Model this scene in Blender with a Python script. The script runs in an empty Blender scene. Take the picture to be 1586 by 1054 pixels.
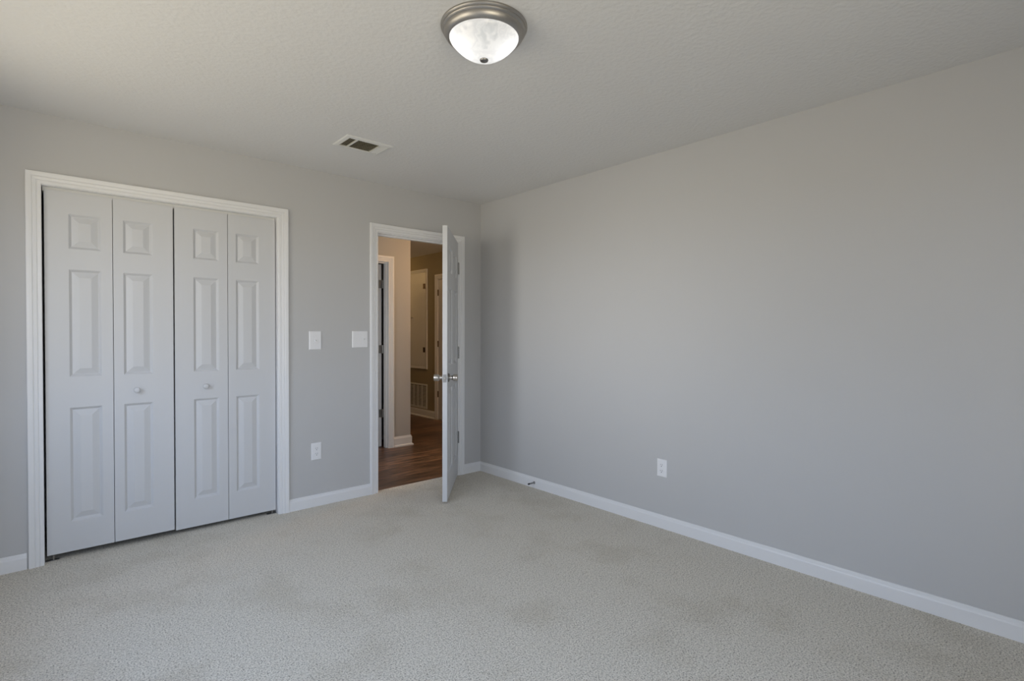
import bpy, bmesh, math
from mathutils import Vector, Matrix

S = bpy.context.scene
C = S.collection
PI = math.pi

# ------------------------------------------------------------------ camera
F_PX, YAW, PITCH, ROLL = 815.994, 0.8441166, -0.0136846, 0.0025051
cam_d = bpy.data.cameras.new('camera')
cam = bpy.data.objects.new('camera', cam_d)
C.objects.link(cam)
cam_d.sensor_fit = 'HORIZONTAL'
cam_d.sensor_width = 36.0
cam_d.lens = F_PX / 1586 * 36.0
cam_d.clip_start = 0.02
_d = Vector((math.cos(YAW) * math.cos(PITCH), math.sin(YAW) * math.cos(PITCH), math.sin(PITCH)))
_r = Vector((math.sin(YAW), -math.cos(YAW), 0))
_u = _r.cross(_d)
_r2 = _r * math.cos(ROLL) + _u * math.sin(ROLL)
_u2 = -_r * math.sin(ROLL) + _u * math.cos(ROLL)
m = Matrix.Identity(4)
for i in range(3):
    m[i][0], m[i][1], m[i][2] = _r2[i], _u2[i], -_d[i]
    m[i][3] = (-3.003592, -3.813673, 1.263878)[i]
cam.matrix_world = m
S.camera = cam

# ------------------------------------------------------------------ exposure, world, lights
S.view_settings.view_transform = 'Standard'
S.view_settings.look = 'None'
S.view_settings.exposure = 0.0
S.view_settings.gamma = 1.0
S.view_settings.use_curve_mapping = False
S.cycles.use_denoising = True
S.cycles.max_bounces = 16
S.cycles.diffuse_bounces = 10
S.cycles.sample_clamp_indirect = 4.0

SKY_STRENGTH = 5.05
w = bpy.data.worlds.new('daylight')
S.world = w
w.use_nodes = True
nt = w.node_tree
nt.nodes.clear()
tc = nt.nodes.new('ShaderNodeTexCoord')
sx = nt.nodes.new('ShaderNodeSeparateXYZ')
mr = nt.nodes.new('ShaderNodeMapRange')
mr.inputs[1].default_value, mr.inputs[2].default_value = -1.0, 1.0
cr = nt.nodes.new('ShaderNodeValToRGB')
cr.color_ramp.elements[0].position = 0.0
cr.color_ramp.elements[0].color = (0.84, 0.745, 0.56, 1)      # dry lawn seen from the windows
cr.color_ramp.elements[1].position = 1.0
cr.color_ramp.elements[1].color = (0.55, 0.80, 1.30, 1)
for pos, col in ((0.485, (0.84, 0.76, 0.60, 1)), (0.515, (1.0, 1.06, 1.16, 1)), (0.68, (0.78, 0.96, 1.28, 1))):
    e = cr.color_ramp.elements.new(pos)
    e.color = col
bg = nt.nodes.new('ShaderNodeBackground')
bg.inputs[1].default_value = SKY_STRENGTH
wo = nt.nodes.new('ShaderNodeOutputWorld')
nt.links.new(tc.outputs['Generated'], sx.inputs[0])
nt.links.new(sx.outputs[2], mr.inputs[0])
nt.links.new(mr.outputs[0], cr.inputs[0])
# bright hazy patch low in the sky, straight out from the side windows
GLOW_DIR, GLOW, GLOW_POWER = Vector((-1.0, -0.14, 0.03)).normalized(), 1.7, 42.0
dp = nt.nodes.new('ShaderNodeVectorMath')
dp.operation = 'DOT_PRODUCT'
dp.inputs[1].default_value = GLOW_DIR
nt.links.new(tc.outputs['Generated'], dp.inputs[0])
pw = nt.nodes.new('ShaderNodeMath')
pw.operation, pw.use_clamp = 'MAXIMUM', False
pw.inputs[1].default_value = 0.0
nt.links.new(dp.outputs['Value'], pw.inputs[0])
pw2 = nt.nodes.new('ShaderNodeMath')
pw2.operation = 'POWER'
pw2.inputs[1].default_value = GLOW_POWER
nt.links.new(pw.outputs[0], pw2.inputs[0])
gm = nt.nodes.new('ShaderNodeVectorMath')
gm.operation = 'SCALE'
gm.inputs[0].default_value = (GLOW, GLOW * 0.985, GLOW * 0.96)
nt.links.new(pw2.outputs[0], gm.inputs['Scale'])
ga = nt.nodes.new('ShaderNodeVectorMath')
ga.operation = 'ADD'
nt.links.new(cr.outputs[0], ga.inputs[0])
nt.links.new(gm.outputs[0], ga.inputs[1])
nt.links.new(ga.outputs[0], bg.inputs[0])
nt.links.new(bg.outputs[0], wo.inputs[0])

X_L, Y_F, H = -3.48, -4.46, 2.44          # left wall, wall behind the camera, ceiling height
# window openings: (wall, a0, a1, z0, z1) along the left wall (a = y) or the front wall (a = x)
WINDOWS = [('left', -1.38, -0.66, 0.85, 2.12), ('left', -2.62, -1.70, 0.85, 2.12), ('front', -3.35, -1.80, 0.60, 2.12)]


def portal(name, loc, rot, sx_, sy_):
    l = bpy.data.lights.new(name, 'AREA')
    l.shape = 'RECTANGLE'
    l.size, l.size_y = sx_, sy_
    l.cycles.is_portal = True
    o = bpy.data.objects.new(name, l)
    o.location, o.rotation_euler = loc, rot
    C.objects.link(o)


for side, a0, a1, z0, z1 in WINDOWS:
    if side == 'left':
        portal('window_daylight_portal', (X_L - 0.12, (a0 + a1) / 2, (z0 + z1) / 2), (PI / 2, 0, -PI / 2), a1 - a0, z1 - z0)
    else:
        portal('window_daylight_portal', ((a0 + a1) / 2, Y_F - 0.12, (z0 + z1) / 2), (PI / 2, 0, 0), a1 - a0, z1 - z0)

# warm hallway ceiling lamp, out of view; the passage light is an added unseen fill
for name_, watts, col_, loc_ in (('hallway_lamp', 21.0, (1.0, 0.62, 0.31), (0.74, 0.50, 2.22)), ('passage_fill', 4.0, (1.0, 0.62, 0.25), (0.62, 3.85, 2.22))):
    hl = bpy.data.lights.new(name_, 'POINT')
    hl.energy, hl.color, hl.shadow_soft_size = watts, col_, 0.12
    ho = bpy.data.objects.new(name_, hl)
    ho.location = loc_
    C.objects.link(ho)
hd = bpy.data.lights.new('hallway_fill', 'AREA')  # added area light at the closed hallway end, standing for daylight
hd.shape, hd.size, hd.size_y, hd.energy, hd.color = 'RECTANGLE', 0.7, 1.3, 6.0, (0.95, 0.98, 1.0)
ho = bpy.data.objects.new('hallway_fill', hd)
ho.location, ho.rotation_euler = (-1.48, 0.70, 1.15), (PI / 2, 0, -PI / 2)
C.objects.link(ho)

# ------------------------------------------------------------------ materials


def new_mat(name):
    mt = bpy.data.materials.new(name)
    mt.use_nodes = True
    return mt, mt.node_tree, mt.node_tree.nodes['Principled BSDF']


def noise(nt, scale, detail=2.0, rough=0.5, vec=None):
    n = nt.nodes.new('ShaderNodeTexNoise')
    n.inputs['Scale'].default_value = scale
    n.inputs['Detail'].default_value = detail
    n.inputs['Roughness'].default_value = rough
    if vec is None:
        t = nt.nodes.new('ShaderNodeTexCoord')
        vec = t.outputs['Object']
    nt.links.new(vec, n.inputs['Vector'])
    return n


def bump(nt, bsdf, src, strength, dist):
    b = nt.nodes.new('ShaderNodeBump')
    b.inputs['Strength'].default_value = strength
    b.inputs['Distance'].default_value = dist
    nt.links.new(src, b.inputs['Height'])
    nt.links.new(b.outputs[0], bsdf.inputs['Normal'])
    return b


def ramp(nt, src, stops):
    r = nt.nodes.new('ShaderNodeValToRGB')
    els = r.color_ramp.elements
    els[0].position, els[0].color = stops[0][0], stops[0][1] + (1,)
    els[1].position, els[1].color = stops[-1][0], stops[-1][1] + (1,)
    for p_, c_ in stops[1:-1]:
        e_ = els.new(p_)
        e_.color = c_ + (1,)
    nt.links.new(src, r.inputs[0])
    return r


def paint(name, col, rough, bscale=None, bstr=0.1, bdist=0.002, detail=3.0):
    mt, nt, b = new_mat(name)
    b.inputs['Roughness'].default_value = rough
    n = noise(nt, 1.3, 2.0)
    k = 0.985
    r = ramp(nt, n.outputs['Fac'], [(0.3, tuple(c * k for c in col)), (0.7, col)])
    nt.links.new(r.outputs[0], b.inputs['Base Color'])
    if bscale:
        n2 = noise(nt, bscale, detail)
        bump(nt, b, n2.outputs['Fac'], bstr, bdist)
    return mt


M_WALL = paint('wall_paint', (0.53, 0.528, 0.526), 0.75, 160, 0.12, 0.001)
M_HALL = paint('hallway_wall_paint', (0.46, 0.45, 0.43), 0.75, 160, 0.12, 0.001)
M_FAR = paint('far_hallway_wall_dimmed', (0.36, 0.31, 0.21), 0.75, 160, 0.12, 0.001)  # same wall paint, darkened and warmed to carry the dim light there
M_CEIL = paint('ceiling_texture', (0.70, 0.695, 0.685), 0.9, 48, 0.55, 0.005, 4.0)
M_TRIM = paint('trim_paint', (0.79, 0.79, 0.795), 0.35)
M_DOOR = paint('door_paint', (0.62, 0.625, 0.635), 0.42, 90, 0.04, 0.001)
M_PLATE = paint('plate_plastic', (0.82, 0.82, 0.83), 0.35)
M_DARK = paint('dark_slot', (0.02, 0.02, 0.022), 0.6)
M_DUCT = paint('duct_shade', (0.10, 0.095, 0.075), 0.7)  # shade inside the duct, put into the colour of a flat backing
M_GRILLE = paint('register_enamel', (0.70, 0.70, 0.68), 0.45)
M_LOUVER = paint('register_louver_shaded', (0.55, 0.50, 0.38), 0.5)  # enamel darkened with the shade on louvers turned from the light


def metal(name, col, rough):
    mt, nt, b = new_mat(name)
    b.inputs['Metallic'].default_value = 1.0
    b.inputs['Roughness'].default_value = rough
    n = noise(nt, 220, 2.0)
    r = ramp(nt, n.outputs['Fac'], [(0.3, tuple(c * 0.93 for c in col)), (0.7, col)])
    nt.links.new(r.outputs[0], b.inputs['Base Color'])
    return mt


M_NICKEL = metal('satin_nickel', (0.56, 0.53, 0.49), 0.30)
M_PAN = metal('brushed_nickel_pan', (0.43, 0.41, 0.385), 0.40)
M_HINGE = metal('dull_steel_hinge', (0.30, 0.295, 0.285), 0.38)
M_HINGE_BACKLIT = metal('backlit_hinge', (0.10, 0.07, 0.05), 0.45)  # darker hinge metal: backlit shade put into the colour


def carpet():
    mt, nt, b = new_mat('carpet_pile')
    b.inputs['Roughness'].default_value = 1.0
    b.inputs['Specular IOR Level'].default_value = 0.1
    tuft = noise(nt, 165, 3.0, 0.65)
    fleck = noise(nt, 70, 2.0, 0.6)
    patch = noise(nt, 2.2, 4.0, 0.6)
    r1 = ramp(nt, tuft.outputs['Fac'], [(0.33, (0.22, 0.20, 0.165)), (0.45, (0.66, 0.62, 0.54)), (0.64, (0.90, 0.85, 0.755))])
    r2 = ramp(nt, fleck.outputs['Fac'], [(0.28, (0.80, 0.79, 0.77)), (0.5, (1, 1, 1))])
    r3 = ramp(nt, patch.outputs['Fac'], [(0.36, (0.91, 0.90, 0.88)), (0.50, (1, 1, 1))])
    m1 = nt.nodes.new('ShaderNodeMix')
    m1.data_type, m1.blend_type = 'RGBA', 'MULTIPLY'
    m1.inputs[0].default_value = 1.0
    m2 = nt.nodes.new('ShaderNodeMix')
    m2.data_type, m2.blend_type = 'RGBA', 'MULTIPLY'
    m2.inputs[0].default_value = 1.0
    nt.links.new(r1.outputs[0], m1.inputs[6])
    nt.links.new(r2.outputs[0], m1.inputs[7])
    nt.links.new(m1.outputs[2], m2.inputs[6])
    nt.links.new(r3.outputs[0], m2.inputs[7])
    nt.links.new(m2.outputs[2], b.inputs['Base Color'])
    bump(nt, b, tuft.outputs['Fac'], 0.7, 0.008)
    return mt


def wood():
    mt, nt, b = new_mat('hallway_plank_floor')
    t = nt.nodes.new('ShaderNodeTexCoord')
    br = nt.nodes.new('ShaderNodeTexBrick')
    br.inputs['Scale'].default_value = 1.0
    br.inputs['Brick Width'].default_value = 1.22
    br.inputs['Row Height'].default_value = 0.15
    br.inputs['Mortar Size'].default_value = 0.0012
    br.inputs['Color1'].default_value = (0.085, 0.044, 0.027, 1)
    br.inputs['Color2'].default_value = (0.22, 0.122, 0.074, 1)
    br.inputs['Mortar'].default_value = (0.03, 0.015, 0.01, 1)
    br.offset = 0.37
    nt.links.new(t.outputs['Object'], br.inputs['Vector'])
    mp = nt.nodes.new('ShaderNodeMapping')
    mp.inputs['Scale'].default_value = (1.3, 11.0, 1.0)
    nt.links.new(t.outputs['Object'], mp.inputs['Vector'])
    g = noise(nt, 2.2, 6.0, 0.65, mp.outputs[0])
    r = ramp(nt, g.outputs['Fac'], [(0.36, (0.22, 0.20, 0.19)), (0.5, (0.85, 0.83, 0.80)), (0.64, (1.7, 1.6, 1.5))])
    mx = nt.nodes.new('ShaderNodeMix')
    mx.data_type, mx.blend_type = 'RGBA', 'MULTIPLY'
    mx.inputs[0].default_value = 1.0
    nt.links.new(br.outputs['Color'], mx.inputs[6])
    nt.links.new(r.outputs[0], mx.inputs[7])
    nt.links.new(mx.outputs[2], b.inputs['Base Color'])
    b.inputs['Roughness'].default_value = 0.36
    bump(nt, b, g.outputs['Fac'], 0.12, 0.001)
    return mt


def alabaster():
    mt = bpy.data.materials.new('alabaster_glass')
    mt.use_nodes = True
    nt = mt.node_tree
    nt.nodes.clear()
    out = nt.nodes.new('ShaderNodeOutputMaterial')
    t = nt.nodes.new('ShaderNodeTexCoord')
    warp = noise(nt, 7.0, 3.0, 0.6)
    mv = nt.nodes.new('ShaderNodeMix')
    mv.data_type = 'VECTOR'
    mv.inputs[0].default_value = 0.22
    nt.links.new(t.outputs['Object'], mv.inputs[4])
    nt.links.new(warp.outputs['Color'], mv.inputs[5])
    wv = noise(nt, 9.0, 4.0, 0.55, mv.outputs[1])
    r = ramp(nt, wv.outputs['Fac'], [(0.38, (0.70, 0.72, 0.74)), (0.47, (0.88, 0.89, 0.90)), (0.53, (0.80, 0.81, 0.83)), (0.62, (0.95, 0.95, 0.95))])
    tr = nt.nodes.new('ShaderNodeBsdfTranslucent')
    df = nt.nodes.new('ShaderNodeBsdfDiffuse')
    gl = nt.nodes.new('ShaderNodeBsdfGlossy')
    gl.inputs['Roughness'].default_value = 0.12
    nt.links.new(r.outputs[0], tr.inputs[0])
    nt.links.new(r.outputs[0], df.inputs[0])
    a = nt.nodes.new('ShaderNodeMixShader')
    a.inputs[0].default_value = 0.30
    nt.links.new(tr.outputs[0], a.inputs[1])
    nt.links.new(df.outputs[0], a.inputs[2])
    b = nt.nodes.new('ShaderNodeMixShader')
    b.inputs[0].default_value = 0.06
    nt.links.new(a.outputs[0], b.inputs[1])
    nt.links.new(gl.outputs[0], b.inputs[2])
    nt.links.new(b.outputs[0], out.inputs[0])
    return mt


M_CARPET, M_WOOD, M_GLASS = carpet(), wood(), alabaster()

# ------------------------------------------------------------------ mesh helpers


def link(name, bm, mat, parent=None, loc=None, rz=0.0, smooth=False, bevel=0.0, weld=True):
    if weld:
        bmesh.ops.remove_doubles(bm, verts=bm.verts, dist=1e-6)
    bmesh.ops.recalc_face_normals(bm, faces=bm.faces)
    me = bpy.data.meshes.new(name)
    bm.to_mesh(me)
    bm.free()
    if smooth:
        for p_ in me.polygons:
            p_.use_smooth = True
        me.set_sharp_from_angle(angle=math.radians(38))
    me.materials.append(mat)
    o = bpy.data.objects.new(name, me)
    C.objects.link(o)
    if parent is not None:
        o.parent = parent
    if loc is not None:
        o.location = loc
    o.rotation_euler[2] = rz
    if bevel:
        bv = o.modifiers.new('bevel', 'BEVEL')
        bv.width, bv.segments, bv.limit_method = bevel, 2, 'ANGLE'
    return o


def empty(name, loc=(0, 0, 0), rz=0.0):
    o = bpy.data.objects.new(name, None)
    o.empty_display_size = 0.05
    o.location = loc
    o.rotation_euler[2] = rz
    C.objects.link(o)
    return o


def tag(o, label, cat, group=None, kind=None):
    o['label'], o['category'] = label, cat
    if group:
        o['group'] = group
    if kind:
        o['kind'] = kind
    return o


def structure(o, label, cat):
    return tag(o, label, cat, kind='structure')


def box(bm, x0, x1, y0, y1, z0, z1):
    v = [bm.verts.new(c) for c in ((x0, y0, z0), (x1, y0, z0), (x1, y1, z0), (x0, y1, z0),
                                   (x0, y0, z1), (x1, y0, z1), (x1, y1, z1), (x0, y1, z1))]
    for f in ((0, 3, 2, 1), (4, 5, 6, 7), (0, 1, 5, 4), (1, 2, 6, 5), (2, 3, 7, 6), (3, 0, 4, 7)):
        bm.faces.new([v[i] for i in f])
    return bm


def boxes(*bs):
    bm = bmesh.new()
    for b in bs:
        box(bm, *b)
    return bm


def lathe(bm, prof, seg=48, axis='z', org=(0, 0, 0), cap=False):
    """prof: list of (radius, along-axis)."""
    rings = []
    for r, h in prof:
        ring = []
        if r < 1e-6:
            co = {'z': (0, 0, h), 'y': (0, h, 0), 'x': (h, 0, 0)}[axis]
            ring = [bm.verts.new((org[0] + co[0], org[1] + co[1], org[2] + co[2]))]
        else:
            for i in range(seg):
                a = 2 * PI * i / seg
                c, s = r * math.cos(a), r * math.sin(a)
                co = {'z': (c, s, h), 'y': (c, h, s), 'x': (h, c, s)}[axis]
                ring.append(bm.verts.new((org[0] + co[0], org[1] + co[1], org[2] + co[2])))
        rings.append(ring)
    for a, b in zip(rings, rings[1:]):
        for i in range(seg):
            j = (i + 1) % seg
            q = [a[i % len(a)], a[j % len(a)], b[j % len(b)], b[i % len(b)]]
            q2 = []
            for v in q:
                if v not in q2:
                    q2.append(v)
            if len(q2) > 2:
                bm.faces.new(q2)
    return bm


def sweep(bm, sections, closed_path=False):
    """sections: list of rings (same length) of 3-D points; skins them and caps the ends."""
    vs = [[bm.verts.new(p_) for p_ in s] for s in sections]
    n = len(vs[0])
    pairs = list(zip(vs, vs[1:])) + ([(vs[-1], vs[0])] if closed_path else [])
    for a, b in pairs:
        for i in range(n):
            j = (i + 1) % n
            bm.faces.new((a[i], a[j], b[j], b[i]))
    if not closed_path:
        bm.faces.new(vs[0])
        bm.faces.new(vs[-1][::-1])
    return bm


CASING = [(0.0, 0.0), (0.0, 0.008), (0.003, 0.0105), (0.016, 0.0115), (0.018, 0.0085), (0.022, 0.0125), (0.034, 0.0145),
          (0.036, 0.0115), (0.041, 0.0165), (0.052, 0.018), (0.062, 0.0185), (0.065, 0.015), (0.065, 0.0)]


def casing(bm, a0, a1, z1, to3, z0=0.0, prof=CASING):
    secs = [[to3(a0 - s, z0, d) for s, d in prof], [to3(a0 - s, z1 + s, d) for s, d in prof],
            [to3(a1 + s, z1 + s, d) for s, d in prof], [to3(a1 + s, z0, d) for s, d in prof]]
    return sweep(bm, secs)


def frame4(bm, a0, a1, z0, z1, to3, prof):
    secs = [[to3(a0 - s, z0 - s, d) for s, d in prof], [to3(a0 - s, z1 + s, d) for s, d in prof],
            [to3(a1 + s, z1 + s, d) for s, d in prof], [to3(a1 + s, z0 - s, d) for s, d in prof]]
    return sweep(bm, secs, True)


BASE = [(0, 0), (0.013, 0), (0.013, 0.062), (0.0105, 0.0675), (0.007, 0.0715), (0.005, 0.0835), (0.003, 0.0848), (0, 0.0848)]
BASE_HALL = [(0, -0.008), (0.026, -0.008), (0.026, 0.004), (0.022, 0.010), (0.013, 0.014), (0.013, 0.084), (0.009, 0.092), (0.005, 0.106), (0, 0.106)]


def runboard(bm, a0, a1, to3, prof=BASE, m0=0.0, m1=0.0):
    """m0 / m1: mitre of the ends (+1 lengthens with depth, -1 shortens)."""
    return sweep(bm, [[to3(a0 - m0 * d, z, d) for d, z in prof], [to3(a1 + m1 * d, z, d) for d, z in prof]])


def face_back(a, z, d): return (a, -d, z)                  # on the back wall, facing the camera
def face_right(a, z, d): return (-d, a, z)                 # on the right wall
def face_left(a, z, d): return (X_L + d, a, z)
def face_front(a, z, d): return (a, Y_F + d, z)
Y_A, X_A, X_B = 1.432, 0.114, 1.312                        # hallway: facing wall, its outside corner, far wall
def face_A(a, z, d): return (a, Y_A - d, z)
def face_Aside(a, z, d): return (X_A + d, a, z)
def face_B(a, z, d): return (X_B - d, a, z)
def face_hallback(a, z, d): return (a, 0.115 + d, z)


def panel_slab(wd, ht, th, cols, rows, back=True):
    """Moulded panel door, local x 0..wd, z 0..ht, front at y=0 facing -y."""
    bm = bmesh.new()
    us = sorted({0.0, wd} | {u for c in cols for u in c})
    vs = sorted({0.0, ht} | {v for r in rows for v in r})
    sides = [(0.0, 1)] + ([(th, -1)] if back else [])
    for y0, sg in sides:
        g = {(u, v): bm.verts.new((u, y0, v)) for u in us for v in vs}
        for i in range(len(us) - 1):
            for j in range(len(vs) - 1):
                u0, u1, v0, v1 = us[i], us[i + 1], vs[j], vs[j + 1]
                ring = [g[(u0, v0)], g[(u1, v0)], g[(u1, v1)], g[(u0, v1)]]
                if (u0, u1) in cols and (v0, v1) in rows:
                    for off, dep in ((0.002, 0.0010), (0.0125, 0.0115), (0.0145, 0.0120), (0.0165, 0.0115), (0.0455, 0.0018), (0.047, 0.0016)):
                        y = y0 + sg * dep
                        nr = [bm.verts.new(c) for c in ((u0 + off, y, v0 + off), (u1 - off, y, v0 + off),
                                                        (u1 - off, y, v1 - off), (u0 + off, y, v1 - off))]
                        for k in range(4):
                            bm.faces.new((ring[k], ring[(k + 1) % 4], nr[(k + 1) % 4], nr[k]))
                        ring = nr
                bm.faces.new(ring)
    if not back:
        bm.faces.new([bm.verts.new(c) for c in ((0, th, 0), (wd, th, 0), (wd, th, ht), (0, th, ht))])
    for (ax, ay), (bx_, by) in (((0, 0), (wd, 0)), ):
        pass
    for q in (((0, 0, 0), (0, th, 0), (0, th, ht), (0, 0, ht)), ((wd, 0, 0), (wd, th, 0), (wd, th, ht), (wd, 0, ht)),
              ((0, 0, 0), (wd, 0, 0), (wd, th, 0), (0, th, 0)), ((0, 0, ht), (wd, 0, ht), (wd, th, ht), (0, th, ht))):
        bm.faces.new([bm.verts.new(c) for c in q])
    return bm


# ------------------------------------------------------------------ room shell
T = 0.115
CL0, CL1, CLZ = -3.008, -1.790, 2.058      # closet opening
BD0, BD1, BDZ = -1.028, -0.264, 2.052      # bedroom doorway
structure(link('floor', boxes((X_L, 0, Y_F, 0, -0.1, 0), (X_L, -1.5, 0, 0.75, -0.1, 0), (BD0 - 0.012, BD1 + 0.012, 0, 0.045, -0.1, 0)), M_CARPET),
          'beige cut pile carpet covering the bedroom floor', 'floor')
structure(link('floor_hallway', boxes((BD0 - 0.012, BD1 + 0.012, 0.045, 0.115, -0.1, -0.008), (-1.5, X_B, 0.115, 4.3, -0.1, -0.008)), M_WOOD),
          'dark brown wood plank floor of the hallway', 'floor')
structure(link('ceiling', boxes((X_L - T, X_B + T, Y_F - T, 4.4, H, H + 0.1)), M_CEIL),
          'pale textured ceiling carrying the round lamp', 'ceiling')
structure(link('wall_back', boxes((X_L, CL0 - 0.015, 0, T, 0, H), (CL0 - 0.015, CL1 + 0.015, 0, T, CLZ + 0.015, H),
                                  (CL1 + 0.015, BD0 - 0.012, 0, T, 0, H), (BD0 - 0.012, BD1 + 0.012, 0, T, BDZ + 0.012, H),
                                  (BD1 + 0.012, X_B, 0, T, 0, H)), M_WALL),
          'grey wall with the closet and the open bedroom door', 'wall')
structure(link('wall_right', boxes((0, T, Y_F, 0, 0, H)), M_WALL), 'plain grey wall with a single low outlet', 'wall')


def wall_strips(side, s0, s1, mk):
    """boxes of a wall from s0 to s1 with the window openings of that side left free."""
    out, cur = [], s0
    for _, a0, a1, z0, z1 in sorted(w_ for w_ in WINDOWS if w_[0] == side):
        out += [mk(cur, a0, 0, H), mk(a0, a1, 0, z0), mk(a0, a1, z1, H)]
        cur = a1
    return out + [mk(cur, s1, 0, H)]


structure(link('wall_left', boxes(*wall_strips('left', Y_F - T, 0.75 + T, lambda a, b, z0, z1: (X_L - T, X_L, a, b, z0, z1))), M_WALL),
          'grey window wall beside the closet', 'wall')
structure(link('wall_front', boxes(*wall_strips('front', X_L, T, lambda a, b, z0, z1: (a, b, Y_F - T, Y_F, z0, z1))), M_WALL),
          'grey wall opposite the closet', 'wall')
structure(link('wall_closet', boxes((X_L, -1.5, 0.75, 0.75 + T, 0, H), (-1.62, -1.5, T, 0.75, 0, H)), M_WALL),
          'dark closet interior behind the folding doors', 'wall')
# hallway
A0, A1 = -0.975, -0.168
structure(link('wall_hallway_facing', boxes((-1.5, A0 - 0.012, Y_A, Y_A + 0.1, 0, H), (A0 - 0.012, A1 + 0.012, Y_A, Y_A + 0.1, 2.052, H),
                                            (A1 + 0.012, X_A, Y_A, Y_A + 0.1, 0, H), (0.0, X_A, Y_A + 0.1, 4.2, 0, H)), M_HALL),
          'hallway wall facing the doorway, ending in an outside corner', 'wall')
D0, D1 = 1.87, 2.668
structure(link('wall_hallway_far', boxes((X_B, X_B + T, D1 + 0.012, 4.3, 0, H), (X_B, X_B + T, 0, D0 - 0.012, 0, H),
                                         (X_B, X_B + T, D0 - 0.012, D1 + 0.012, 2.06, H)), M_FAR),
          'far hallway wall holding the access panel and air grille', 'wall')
structure(link('wall_hallway_ends', boxes((-1.5, X_B, 4.2, 4.3, 0, H), (-1.6, -1.5, T, 4.3, 0, H)), M_HALL),
          'end walls closing the hallway and the dark room off it', 'wall')

structure(link('wall_hallway_leak_box', boxes((X_B + T, X_B + 0.9, D0 - 0.2, D0 - 0.1, -0.1, H), (X_B + T, X_B + 0.9, D1 + 0.1, D1 + 0.2, -0.1, H), (X_B + 0.8, X_B + 0.9, D0 - 0.1, D1 + 0.1, -0.1, H),
                                            (X_B, X_B + 0.8, D0 - 0.1, D1 + 0.1, -0.1, -0.012), (X_B + T, X_B + 0.9, D0 - 0.2, D1 + 0.2, H, H + 0.1)), M_HALL),
          'added light-tight box behind the closed far hallway door', 'wall')  # added unseen box that stops daylight leaking past the door

# baseboards
bb = lambda *a, **k: runboard(bmesh.new(), *a, **k)
structure(link('baseboard_back_left', bb(X_L, CL0 - 0.071, face_back), M_TRIM), 'white baseboard piece beside the closet, nearest the window wall', 'baseboard')
structure(link('baseboard_back_middle', bb(CL1 + 0.071, BD0 - 0.072, face_back), M_TRIM), 'white baseboard between the closet and the bedroom door', 'baseboard')
structure(link('baseboard_back_right', bb(BD1 + 0.072, 0, face_back, m1=-1), M_TRIM), 'short white baseboard between the bedroom door and the room corner', 'baseboard')
structure(link('baseboard_right', bb(Y_F, 0, face_right, m1=-1), M_TRIM), 'long white baseboard under the plain grey wall', 'baseboard')
structure(link('baseboard_left', bb(Y_F, -0.013, face_left), M_TRIM), 'white baseboard under the two windows', 'baseboard')
structure(link('baseboard_front', bb(X_L + 0.013, -0.013, face_front), M_TRIM), 'white baseboard along the wall opposite the closet', 'baseboard')
bm = runboard(bmesh.new(), A1 + 0.071, X_A, face_A, BASE_HALL, m1=1)
runboard(bm, Y_A, 4.2, face_Aside, BASE_HALL, m0=1)
structure(link('baseboard_hallway_facing', bm, M_TRIM), 'white hallway baseboard wrapping the outside wall corner', 'baseboard')
structure(link('baseboard_hallway_far', runboard(bmesh.new(), D1 + 0.071, 4.2, face_B, BASE_HALL), M_TRIM), 'white baseboard under the air return grille', 'baseboard')


# ------------------------------------------------------------------ door trims
def jamb(bm, a0, a1, z1, t, ya, yb, to3):
    def bx2(p, q, zz0, zz1):
        c = [to3(p, zz0, -ya), to3(q, zz1, -yb)]
        lo = [min(c[0][i], c[1][i]) for i in range(3)]
        hi = [max(c[0][i], c[1][i]) for i in range(3)]
        box(bm, lo[0], hi[0], lo[1], hi[1], lo[2], hi[2])
    bx2(a0 - t, a0, -0.008, z1)
    bx2(a1, a1 + t, -0.008, z1)
    bx2(a0 - t, a1 + t, z1, z1 + t)
    return bm


t = structure(link('trim_1', casing(bmesh.new(), CL0 - 0.0, CL1 + 0.006, CLZ + 0.002, face_back), M_TRIM), 'white moulded casing around the closet opening', 'door trim')
link('jamb', jamb(bmesh.new(), CL0, CL1, CLZ, 0.015, 0.0, T, face_back), M_TRIM, t)
t = structure(link('trim_2', casing(bmesh.new(), BD0 - 0.006, BD1 + 0.006, BDZ + 0.006, face_back), M_TRIM), 'white moulded casing around the bedroom doorway', 'door trim')
link('jamb', jamb(bmesh.new(), BD0, BD1, BDZ, 0.012, 0.0, T, face_back), M_TRIM, t)
link('door_stop_strip', boxes((BD0, BD0 + 0.011, 0.038, 0.072, -0.0, BDZ), (BD1 - 0.011, BD1, 0.038, 0.072, -0.0, BDZ),
                              (BD0 + 0.011, BD1 - 0.011, 0.038, 0.072, BDZ - 0.011, BDZ)), M_TRIM, t)
link('hallway_casing', casing(bmesh.new(), BD0 - 0.006, BD1 + 0.006, BDZ + 0.006, face_hallback, z0=-0.008), M_TRIM, t)
s = link('strike_plate', boxes((BD0 - 0.0005, BD0 + 0.0015, -0.0035, 0.030, 0.895, 0.955)), M_NICKEL, t)
s['label'] = 'satin nickel strike plate'
t = structure(link('trim_3', casing(bmesh.new(), A0 - 0.003, A1 + 0.003, 2.043, face_A, z0=-0.008), M_TRIM), 'white casing around the dark doorway across the hallway', 'door trim')
link('jamb', jamb(bmesh.new(), A0, A1, 2.040, 0.012, 0.0, 0.1, face_A), M_TRIM, t)
link('door_stop_strip', boxes((A1 - 0.011, A1, Y_A + 0.03, Y_A + 0.062, -0.008, 2.04), (A0, A0 + 0.011, Y_A + 0.03, Y_A + 0.062, -0.008, 2.04),
                              (A0 + 0.011, A1 - 0.011, Y_A + 0.03, Y_A + 0.062, 2.029, 2.04)), M_TRIM, t)
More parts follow.
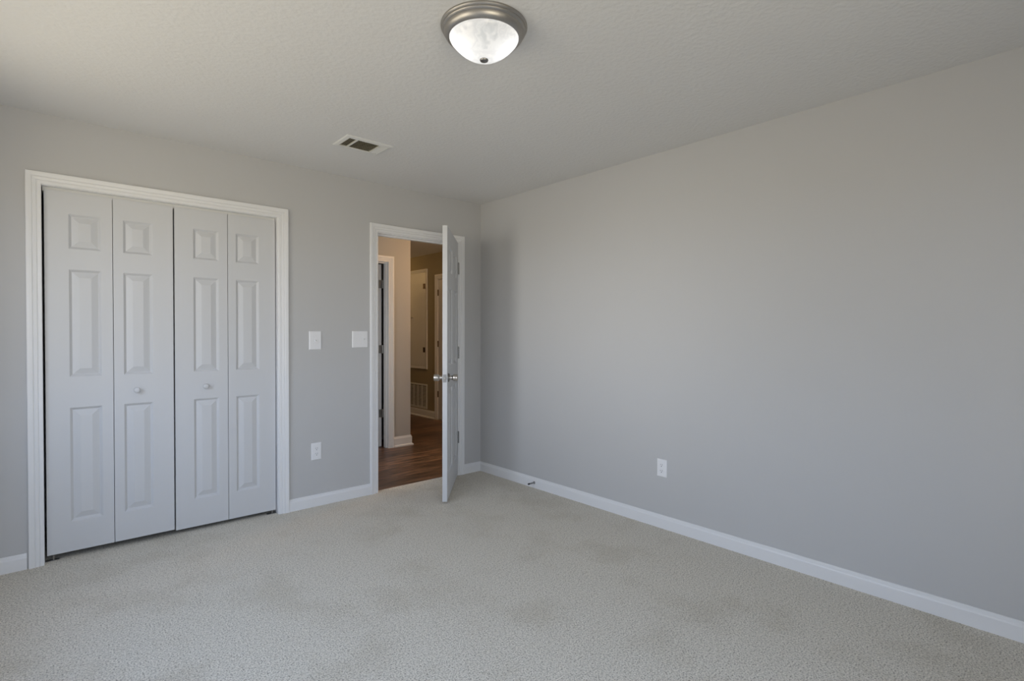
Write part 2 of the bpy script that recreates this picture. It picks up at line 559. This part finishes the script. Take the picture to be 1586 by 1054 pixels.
t = structure(link('trim_4', casing(bmesh.new(), D0 - 0.003, D1 + 0.003, 2.055, face_B, z0=-0.008), M_TRIM), 'white casing at the closed door on the far hallway wall', 'door trim')
link('jamb', jamb(bmesh.new(), D0, D1, 2.048, 0.012, 0.0, T, face_B), M_TRIM, t)


# ------------------------------------------------------------------ closet bifold doors
ROWS = [(0.168, 0.808), (0.980, 1.582), (1.696, 1.890)]
LW, LT = 0.297, 0.030
DOOR_Y = 0.030


def rows_for(z0, off=0.0):
    return [(a + 0.033 - z0, b + 0.033 - z0) for a, b in ROWS]


def knob(parent, x, z):
    bm = bmesh.new()
    lathe(bm, [(0.0, -0.030), (0.008, -0.0295), (0.0135, -0.0275), (0.0165, -0.0235), (0.0168, -0.019), (0.0145, -0.014), (0.0095, -0.0105),
               (0.0075, -0.006), (0.0085, -0.002), (0.010, 0.0)], 28, 'y', (x, 0.0, z))
    return link('knob', bm, M_DOOR, parent, smooth=True)


def bifold(name, xl, z0, ztop, knob_leaf, knob_x, label):
    root = empty(name, (xl, DOOR_Y, z0))
    for k in (0, 1):
        cols = [(0.101, 0.246)] if k == 0 else [(0.047, 0.191)]
        lf = link('leaf', panel_slab(LW, ztop - z0, LT, cols, rows_for(z0), back=False), M_DOOR, root, (k * (LW + 0.003), 0, 0))
        if k == knob_leaf:
            knob(lf, knob_x, 0.920 - z0)
    return structure(root, label, 'closet door')


bifold('door_1', -2.998, 0.034, 2.043, 1, 0.109, 'white bifold closet door pair on the side nearer the window wall, left of the centre gap')
bifold('door_2', -2.393, 0.026, 2.043, 0, 0.166, 'white bifold closet door pair on the side nearer the light switches, right of the centre gap')
link_track = link('closet_door_track', boxes((CL0 + 0.004, CL1 - 0.004, 0.040, 0.044, 2.034, 2.058), (CL0 + 0.004, CL1 - 0.004, 0.066, 0.070, 2.034, 2.058),
                                             (CL0 + 0.004, CL1 - 0.004, 0.044, 0.066, 2.055, 2.058)), M_GRILLE)
tag(link_track, 'slim metal track under the top of the closet opening', 'track')
for px_, lab in ((CL0 + 0.002, 'small metal floor bracket under the closet door end nearest the window wall'),
                 (CL1 - 0.062, 'small metal floor bracket under the closet door end nearest the outlet')):
    r_ = empty('pivot_bracket', (px_, 0.035, 0.0))
    link('plate', boxes((0, 0.06, 0, 0.022, 0.0, 0.004)), M_HINGE, r_)
    link('pin', lathe(bmesh.new(), [(0.0, 0.004), (0.004, 0.004), (0.004, 0.024), (0.0, 0.024)], 12, 'z', (0.035, 0.011, 0)), M_NICKEL, r_)
    tag(r_, lab, 'bracket')

# ------------------------------------------------------------------ open bedroom door
DW, DH, DT = 0.775, 2.040, 0.035
DZ = 0.016
OPEN = math.radians(48.4)
door = empty('door_3', (-0.264, -0.012, DZ), OPEN)
# local frame: hinge at x=0, door runs to -x, bedroom face looks to -y
slab = panel_slab(DW, DH, DT, [(0.115, 0.335), (0.440, 0.660)], rows_for(DZ))
bmesh.ops.translate(slab, verts=slab.verts, vec=(-DW - 0.002, 0, 0))
slab_o = link('slab', slab, M_DOOR, door)


def hinge_set(parent, x, y, zs, mat, hh=0.100, leaf=True, lx=0.0):
    for zc in zs:
        bm = bmesh.new()
        for k in range(5):
            z_a = zc - hh / 2 + k * hh / 5
            lathe(bm, [(0, z_a + 0.0006), (0.0072, z_a + 0.0006), (0.0072, z_a + hh / 5 - 0.0006), (0, z_a + hh / 5 - 0.0006)], 16, 'z', (x, y, 0))
        lathe(bm, [(0, zc + hh / 2), (0.0052, zc + hh / 2), (0.0035, zc + hh / 2 + 0.006), (0, zc + hh / 2 + 0.007)], 12, 'z', (x, y, 0))
        h = link('hinge', bm, mat, parent, smooth=True)
        if leaf:
            link('hinge_leaf', boxes((x - 0.006, x - 0.004, y, y + 0.03, zc - hh / 2, zc + hh / 2)), mat, h)


hinge_set(door, 0.004, -0.004, [z - DZ for z in (0.340, 1.090, 1.832)], M_HINGE)
# lockset
KX, KZ = -DW + 0.060, 0.930 - DZ
ks = bmesh.new()
lathe(ks, [(0.0, -0.072), (0.020, -0.072), (0.0245, -0.0705), (0.026, -0.067), (0.0265, -0.050), (0.0255, -0.040), (0.021, -0.034), (0.0165, -0.030),
           (0.0150, -0.020), (0.017, -0.010)], 36, 'y', (KX, 0, KZ))
k1 = link('door_knob', ks, M_NICKEL, door, smooth=True)
rs = bmesh.new()
lathe(rs, [(0.013, -0.012), (0.022, -0.011), (0.031, -0.007), (0.033, -0.002), (0.033, 0.0)], 36, 'y', (KX, 0, KZ))
link('rosette', rs, M_HINGE, k1, smooth=True)
ks = bmesh.new()
lathe(ks, [(0.0, DT + 0.072), (0.020, DT + 0.072), (0.0245, DT + 0.0705), (0.026, DT + 0.067), (0.0265, DT + 0.050), (0.0255, DT + 0.040), (0.021, DT + 0.034),
           (0.0165, DT + 0.030), (0.0150, DT + 0.020), (0.017, DT + 0.010)], 36, 'y', (KX, 0, KZ))
k2 = link('door_knob', ks, M_NICKEL, door, smooth=True)
rs = bmesh.new()
lathe(rs, [(0.013, DT + 0.012), (0.022, DT + 0.011), (0.031, DT + 0.007), (0.033, DT + 0.002), (0.033, DT)], 36, 'y', (KX, 0, KZ))
link('rosette', rs, M_HINGE, k2, smooth=True)
lp = link('latch_plate', boxes((-DW - 0.0035, -DW - 0.0015, 0.005, DT - 0.005, KZ - 0.029, KZ + 0.029)), M_HINGE, door)
link('latch_bolt', boxes((-DW - 0.014, -DW - 0.003, 0.011, 0.023, KZ - 0.008, KZ + 0.008)), M_NICKEL, lp, bevel=0.002)
structure(door, 'white six panel bedroom door standing half open into the room', 'door')

# ------------------------------------------------------------------ hallway doors
d4 = empty('door_4', (-0.190, Y_A + 0.112, -0.002))
sl = panel_slab(0.76, 2.028, 0.035, [(0.115, 0.325), (0.435, 0.645)], rows_for(0.0))
bmesh.ops.rotate(sl, verts=sl.verts, cent=(0, 0, 0), matrix=Matrix.Rotation(PI / 2, 3, 'Z'))
link('slab', sl, M_DOOR, d4)
for zc in (0.370, 1.085, 1.808):
    bm = bmesh.new()
    lathe(bm, [(0, zc - 0.045), (0.007, zc - 0.045), (0.007, zc + 0.045), (0, zc + 0.045)], 14, 'z', (0.012, -0.008, 0))
    h = link('hinge', bm, M_HINGE, d4, smooth=True)
    link('hinge_leaf', boxes((-0.032, 0.012, -0.003, -0.001, zc - 0.045, zc + 0.045), (0.012, 0.022, -0.010, -0.008, zc - 0.045, zc + 0.045)), M_HINGE, h)
structure(d4, 'white door ajar in the dark doorway across the hallway, steel hinges showing', 'door')
d5 = empty('door_5', (X_B + 0.004, D0 + 0.003, 0.006), PI / 2)
sl = panel_slab(D1 - D0 - 0.006, 2.036, 0.035, [(0.115, 0.345), (0.447, 0.677)], rows_for(0.0))
bmesh.ops.transform(sl, verts=sl.verts, matrix=Matrix.Rotation(0, 4, 'Z'))
for v in sl.verts:                       # front must face the hallway (-x in world)
    v.co.y = -v.co.y
link('slab', sl, M_DOOR, d5)
for zc in (0.365, 1.10, 1.848):
    bm = bmesh.new()
    lathe(bm, [(0, zc - 0.045), (0.008, zc - 0.045), (0.008, zc + 0.045), (0, zc + 0.045)], 14, 'z', (D1 - D0 - 0.003, 0.006, 0))
    link('hinge', bm, M_HINGE_BACKLIT, d5, smooth=True)
structure(d5, 'closed white door on the far hallway wall with dark hinges', 'door')

# ------------------------------------------------------------------ access panel and return grille in the hallway
ap = empty('access_panel', (X_B, 3.33, 0.70))
PA0, PA1, PZ0, PZ1 = 2.995, 3.665, 0.765, 2.185
off = Vector((-X_B, -3.33, -0.70))
bm = frame4(bmesh.new(), PA0, PA1, PZ0, PZ1, face_B, [(s_ * 0.045 / 0.065, d_) for s_, d_ in CASING])
bmesh.ops.translate(bm, verts=bm.verts, vec=off)
link('frame', bm, M_TRIM, ap)
bm = boxes((X_B - 0.009, X_B - 0.001, PA0 + 0.002, PA1 - 0.002, PZ0 + 0.003, PZ1 - 0.003))
bmesh.ops.translate(bm, verts=bm.verts, vec=off)
dr = link('door', bm, M_TRIM, ap, bevel=0.002)
bm = lathe(bmesh.new(), [(0.0, -0.030), (0.010, -0.029), (0.014, -0.022), (0.010, -0.013), (0.006, -0.008), (0.006, 0.0)], 20, 'x', (X_B - 0.009, 3.36, 1.50))
bmesh.ops.translate(bm, verts=bm.verts, vec=off)
link('knob', bm, M_NICKEL, dr, smooth=True)
for zc in (1.01, 1.972):
    bm = boxes((X_B - 0.016, X_B - 0.009, PA0 + 0.012, PA0 + 0.060, zc - 0.038, zc + 0.038))
    bmesh.ops.translate(bm, verts=bm.verts, vec=off)
    link('hinge', bm, M_HINGE_BACKLIT, ap)
tag(ap, 'tall painted access panel hung high on the far hallway wall', 'access panel')

rg = empty('return_air_grille', (X_B, 3.33, 0.11))
GA0, GA1, GZ0, GZ1 = 2.955, 3.715, 0.114, 0.490
off = Vector((-X_B, -3.33, -0.11))
bm = frame4(bmesh.new(), GA0 + 0.028, GA1 - 0.028, GZ0 + 0.028, GZ1 - 0.028, face_B, [(0, 0), (0, 0.006), (0.004, 0.009), (0.022, 0.008), (0.028, 0.002), (0.028, 0)])
nb = 6
for k in range(1, nb):
    a = GA0 + 0.028 + (GA1 - GA0 - 0.056) * k / nb
    box(bm, X_B - 0.008, X_B - 0.001, a - 0.008, a + 0.008, GZ0 + 0.026, GZ1 - 0.026)
bmesh.ops.translate(bm, verts=bm.verts, vec=off)
link('frame', bm, M_GRILLE, rg)
bm = bmesh.new()
n = 15
for k in range(n):
    zc = GZ0 + 0.032 + (GZ1 - GZ0 - 0.064) * (k + 0.5) / n
    vs_ = [(X_B - 0.0095, zc - 0.0065), (X_B - 0.0085, zc - 0.0070), (X_B - 0.0012, zc + 0.0015), (X_B - 0.0022, zc + 0.0022)]
    sweep(bm, [[(x, GA0 + 0.027, z) for x, z in vs_], [(x, GA1 - 0.027, z) for x, z in vs_]])
bmesh.ops.translate(bm, verts=bm.verts, vec=off)
link('louvers', bm, M_GRILLE, rg)
bm = boxes((X_B - 0.001, X_B - 0.0002, GA0 + 0.026, GA1 - 0.026, GZ0 + 0.026, GZ1 - 0.026))
bmesh.ops.translate(bm, verts=bm.verts, vec=off)
link('backing', bm, M_DARK, rg)  # black sheet standing for the shade behind the louvers
tag(rg, 'louvered air return grille low on the far hallway wall', 'air vent')


# ------------------------------------------------------------------ switches and outlets
def rounded_plate(bm, wd, ht, th, bev):
    """plate in local x/z, back at y=0, front at y=-th with sloped rim."""
    r0 = [(-wd / 2, 0, -ht / 2), (wd / 2, 0, -ht / 2), (wd / 2, 0, ht / 2), (-wd / 2, 0, ht / 2)]
    def ring(o_, y): return [(-wd / 2 + o_, y, -ht / 2 + o_), (wd / 2 - o_, y, -ht / 2 + o_), (wd / 2 - o_, y, ht / 2 - o_), (-wd / 2 + o_, y, ht / 2 - o_)]
    sweep(bm, [r0, ring(0, -th * 0.35), ring(bev * 0.4, -th * 0.8), ring(bev, -th)])
    return bm


def screws(parent, pts, y):
    for x, z in pts:
        bm = lathe(bmesh.new(), [(0.0035, 0.001), (0.0035, -0.0004), (0.0028, -0.0012), (0.0, -0.0014)], 14, 'y', (x, y, z))
        link('screw', bm, M_PLATE, parent, smooth=True)


def switch(name, x, z, wd, ht, tx, up, label):
    root = empty(name, (x, 0, z))
    pl = link('plate', rounded_plate(bmesh.new(), wd, ht, 0.0065, 0.006), M_PLATE, root)
    screws(pl, [(tx, 0.030), (tx, -0.030)] + ([(-tx, 0.030), (-tx, -0.030)] if abs(tx) > 0.001 else []), -0.0065)
    bm = boxes((tx - 0.006, tx + 0.006, -0.0075, -0.005, -0.0125, 0.0125))
    tg = link('toggle_slot', bm, M_PLATE, root)
    s_ = 1 if up else -1
    bm = bmesh.new()
    sweep(bm, [[(tx - 0.0042, -0.0075, -0.005), (tx + 0.0042, -0.0075, -0.005), (tx + 0.0042, -0.0075, 0.005), (tx - 0.0042, -0.0075, 0.005)],
               [(tx - 0.0038, -0.021, s_ * 0.009 - 0.0032), (tx + 0.0038, -0.021, s_ * 0.009 - 0.0032), (tx + 0.0038, -0.021, s_ * 0.009 + 0.0032), (tx - 0.0038, -0.021, s_ * 0.009 + 0.0032)]])
    link('toggle', bm, M_PLATE, tg)
    tag(root, label, 'light switch', 'light switches')


switch('light_switch', -1.5285, 1.2085, 0.090, 0.134, 0.0, False, 'white upright single toggle switch plate nearer the closet')
switch('light_switch', -1.182, 1.2145, 0.128, 0.126, 0.030, True, 'white wide switch plate beside the bedroom door casing, toggle off centre')


def outlet(loc, rz, label, wd, ht):
    root = empty('wall_outlet', loc, rz)
    pl = link('plate', rounded_plate(bmesh.new(), wd, ht, 0.006, 0.005), M_PLATE, root)
    screws(pl, [(0, 0)], -0.006)
    for s_ in (1, -1):
        zc = s_ * 0.0195
        bm = bmesh.new()
        pts = []
        for k in range(24):
            a = 2 * PI * k / 24
            pts.append((0.0172 * math.cos(a), max(-0.0125, min(0.0125, 0.0172 * math.sin(a)))))
        sweep(bm, [[(x, -0.0055, zc + z) for x, z in pts], [(x, -0.0078, zc + z) for x, z in pts]])
        rc = link('receptacle', bm, M_PLATE, root)
        link('slots', boxes((-0.0072, -0.0056, -0.0082, -0.0076, zc - 0.001, zc + 0.008), (0.0056, 0.0072, -0.0082, -0.0076, zc - 0.002, zc + 0.009),
                            (-0.0024, 0.0024, -0.0082, -0.0076, zc - 0.0095, zc - 0.0048)), M_DARK, rc)
    tag(root, label, 'outlet', 'duplex wall outlets')


outlet((-1.5225, 0, 0.4005), 0.0, 'white duplex outlet low below the single light switch', 0.074, 0.124)
outlet((0, -1.909, 0.390), -PI / 2, 'white duplex outlet alone on the plain grey wall', 0.071, 0.114)

# ------------------------------------------------------------------ spring door stop on the long baseboard
ds = empty('door_stop', (-0.013, -0.728, 0.044))
bm = lathe(bmesh.new(), [(0.0, 0.0), (0.011, 0.0), (0.010, -0.004), (0.005, -0.008), (0.0, -0.008)], 20, 'x')
link('base', bm, M_HINGE, ds, smooth=True)
bm = bmesh.new()
prev = None
secs = []
for k in range(0, 14 * 12 + 1):
    a = 2 * PI * k / 12
    cx, cy, cz = -0.006 - 0.050 * k / (14 * 12), 0.0048 * math.cos(a), 0.0048 * math.sin(a)
    secs.append([(cx + 0.0012 * math.cos(b), cy + 0.0012 * math.sin(b) * math.cos(a), cz + 0.0012 * math.sin(b) * math.sin(a)) for b in [2 * PI * j / 6 for j in range(6)]])
sweep(bm, secs)
link('spring', bm, M_HINGE, ds, smooth=True)
bm = lathe(bmesh.new(), [(0.0, -0.054), (0.0062, -0.054), (0.0072, -0.060), (0.0065, -0.068), (0.0, -0.069)], 18, 'x')
link('rubber_tip', bm, M_DARK, ds, smooth=True)
tag(ds, 'small spring door stop on the long baseboard near the room corner', 'door stop')

# ------------------------------------------------------------------ ceiling register
cv = empty('ceiling_vent', (-1.496, -0.713, H))
VX, VY = 0.154, 0.108
bm = bmesh.new()
def ringxy(hx, hy, z): return [(-hx, -hy, z), (hx, -hy, z), (hx, hy, z), (-hx, hy, z)]
sweep(bm, [ringxy(VX, VY, 0), ringxy(VX, VY, -0.002), ringxy(VX - 0.006, VY - 0.006, -0.006), ringxy(VX - 0.026, VY - 0.030, -0.009), ringxy(VX - 0.028, VY - 0.032, -0.007),
           ringxy(VX - 0.028, VY - 0.032, 0)], True)
hx, hy = VX - 0.028, VY - 0.032
SX0, SX1 = -0.075, 0.075
box(bm, SX0 - 0.004, SX0 + 0.004, -hy, hy, -0.010, -0.0005)
box(bm, SX1 - 0.004, SX1 + 0.004, -hy, hy, -0.010, -0.0005)
link('frame', bm, M_GRILLE, cv)
bm = bmesh.new()
for k in range(8):                                     # middle bank: blades along the long side
    y = -hy + 2 * hy * (k + 0.5) / 8
    sec = [(y - 0.0055, -0.0085), (y - 0.005, -0.0088), (y + 0.0058, -0.0015), (y + 0.0052, -0.001)]
    sweep(bm, [[(SX0 + 0.004, a, z) for a, z in sec], [(SX1 - 0.004, a, z) for a, z in sec]])
link('louvers', bm, M_LOUVER, cv)
for xa, xb, dr_, mt_ in ((-hx, SX0 - 0.004, 1, M_LOUVER), (SX1 + 0.004, hx, -1, M_GRILLE)):
    bm = bmesh.new()
    for k in range(4):
        x = xa + (xb - xa) * (k + 0.5) / 4
        sec = [(x - dr_ * 0.005, -0.0085), (x - dr_ * 0.0045, -0.009), (x + dr_ * 0.0052, -0.0015), (x + dr_ * 0.0046, -0.001)]
        sweep(bm, [[(a, -hy, z) for a, z in sec], [(a, hy, z) for a, z in sec]])
    link('louvers', bm, mt_, cv)
link('backing', boxes((-hx, hx, -hy, hy, -0.0008, -0.0002)), M_DUCT, cv)
tag(cv, 'rectangular air register set in the ceiling', 'air vent')

# ------------------------------------------------------------------ ceiling lamp
LX, LY = -1.729, -2.214
cl = empty('ceiling_light', (LX, LY, H))
bm = lathe(bmesh.new(), [(0.150, 0.0), (0.1655, -0.0005), (0.166, -0.006), (0.163, -0.010), (0.1605, -0.0115), (0.1610, -0.016), (0.158, -0.020),
                         (0.1535, -0.0225), (0.1535, -0.025), (0.1515, -0.032), (0.147, -0.039), (0.1405, -0.044), (0.1365, -0.046), (0.1335, -0.0455), (0.1335, -0.038),
                         (0.140, -0.030), (0.142, -0.004)], 96)
pan = link('pan', bm, M_PAN, cl, smooth=True)
prof = [(0.1325, -0.040), (0.1325, -0.046), (0.129, -0.054)]
for k in range(1, 17):
    q = 1 - k / 16
    prof.append((0.129 * q, -0.054 - 0.071 * (1 - q ** 2.2)))
bm = lathe(bmesh.new(), prof, 96)
bowl = link('glass_bowl', bm, M_GLASS, cl, smooth=True)
bm = lathe(bmesh.new(), [(0.0150, -0.1230), (0.0165, -0.1265), (0.0150, -0.130), (0.010, -0.1325), (0.0, -0.1335)], 28)
link('finial', bm, M_HINGE, cl, smooth=True)
tag(cl, 'round flush ceiling lamp with nickel rim and lit alabaster glass bowl', 'ceiling light')
LAMP_W = 0.19
for dx, dy in ((0.055, -0.045), (-0.055, 0.045)):
    l = bpy.data.lights.new('lamp_bulb_light', 'POINT')
    l.energy = LAMP_W
    l.color = (1.0, 0.98, 0.95)
    l.shadow_soft_size = 0.025
    o = bpy.data.objects.new('lamp_bulb_light', l)
    o.location = (dx, dy, -0.062)
    o.parent = cl
    C.objects.link(o)


# ------------------------------------------------------------------ windows (out of the frame; they let the daylight in)
def window(name, a0, a1, z0, z1, to3, label):
    prof = [(0, 0), (0, 0.012), (0.05, 0.018), (0.065, 0.014), (0.065, 0)]
    t_ = structure(link(name, frame4(bmesh.new(), a0, a1, z0, z1, to3, prof), M_TRIM), label, 'window')
    bm = bmesh.new()
    def bx2(p, q, zz0, zz1, da, db):
        c = [to3(p, zz0, da), to3(q, zz1, db)]
        lo = [min(c[0][i], c[1][i]) for i in range(3)]
        hi = [max(c[0][i], c[1][i]) for i in range(3)]
        box(bm, lo[0], hi[0], lo[1], hi[1], lo[2], hi[2])
    w_ = 0.035
    bx2(a0, a0 + w_, z0, z1, -0.10, -0.06)
    bx2(a1 - w_, a1, z0, z1, -0.10, -0.06)
    bx2(a0 + w_, a1 - w_, z0, z0 + w_, -0.10, -0.06)
    bx2(a0 + w_, a1 - w_, z1 - w_, z1, -0.10, -0.06)
    zm = (z0 + z1) / 2
    bx2(a0 + w_, a1 - w_, zm - 0.02, zm + 0.02, -0.10, -0.06)
    link('sash', bm, M_TRIM, t_)


for k, (side, a0, a1, z0, z1) in enumerate(WINDOWS):
    window('window_%d' % (k + 1), a0, a1, z0, z1, face_left if side == 'left' else face_front,
           ('white sash window next to the closet', 'white sash window farther along the same wall', 'white sash window in the wall opposite the closet')[k])
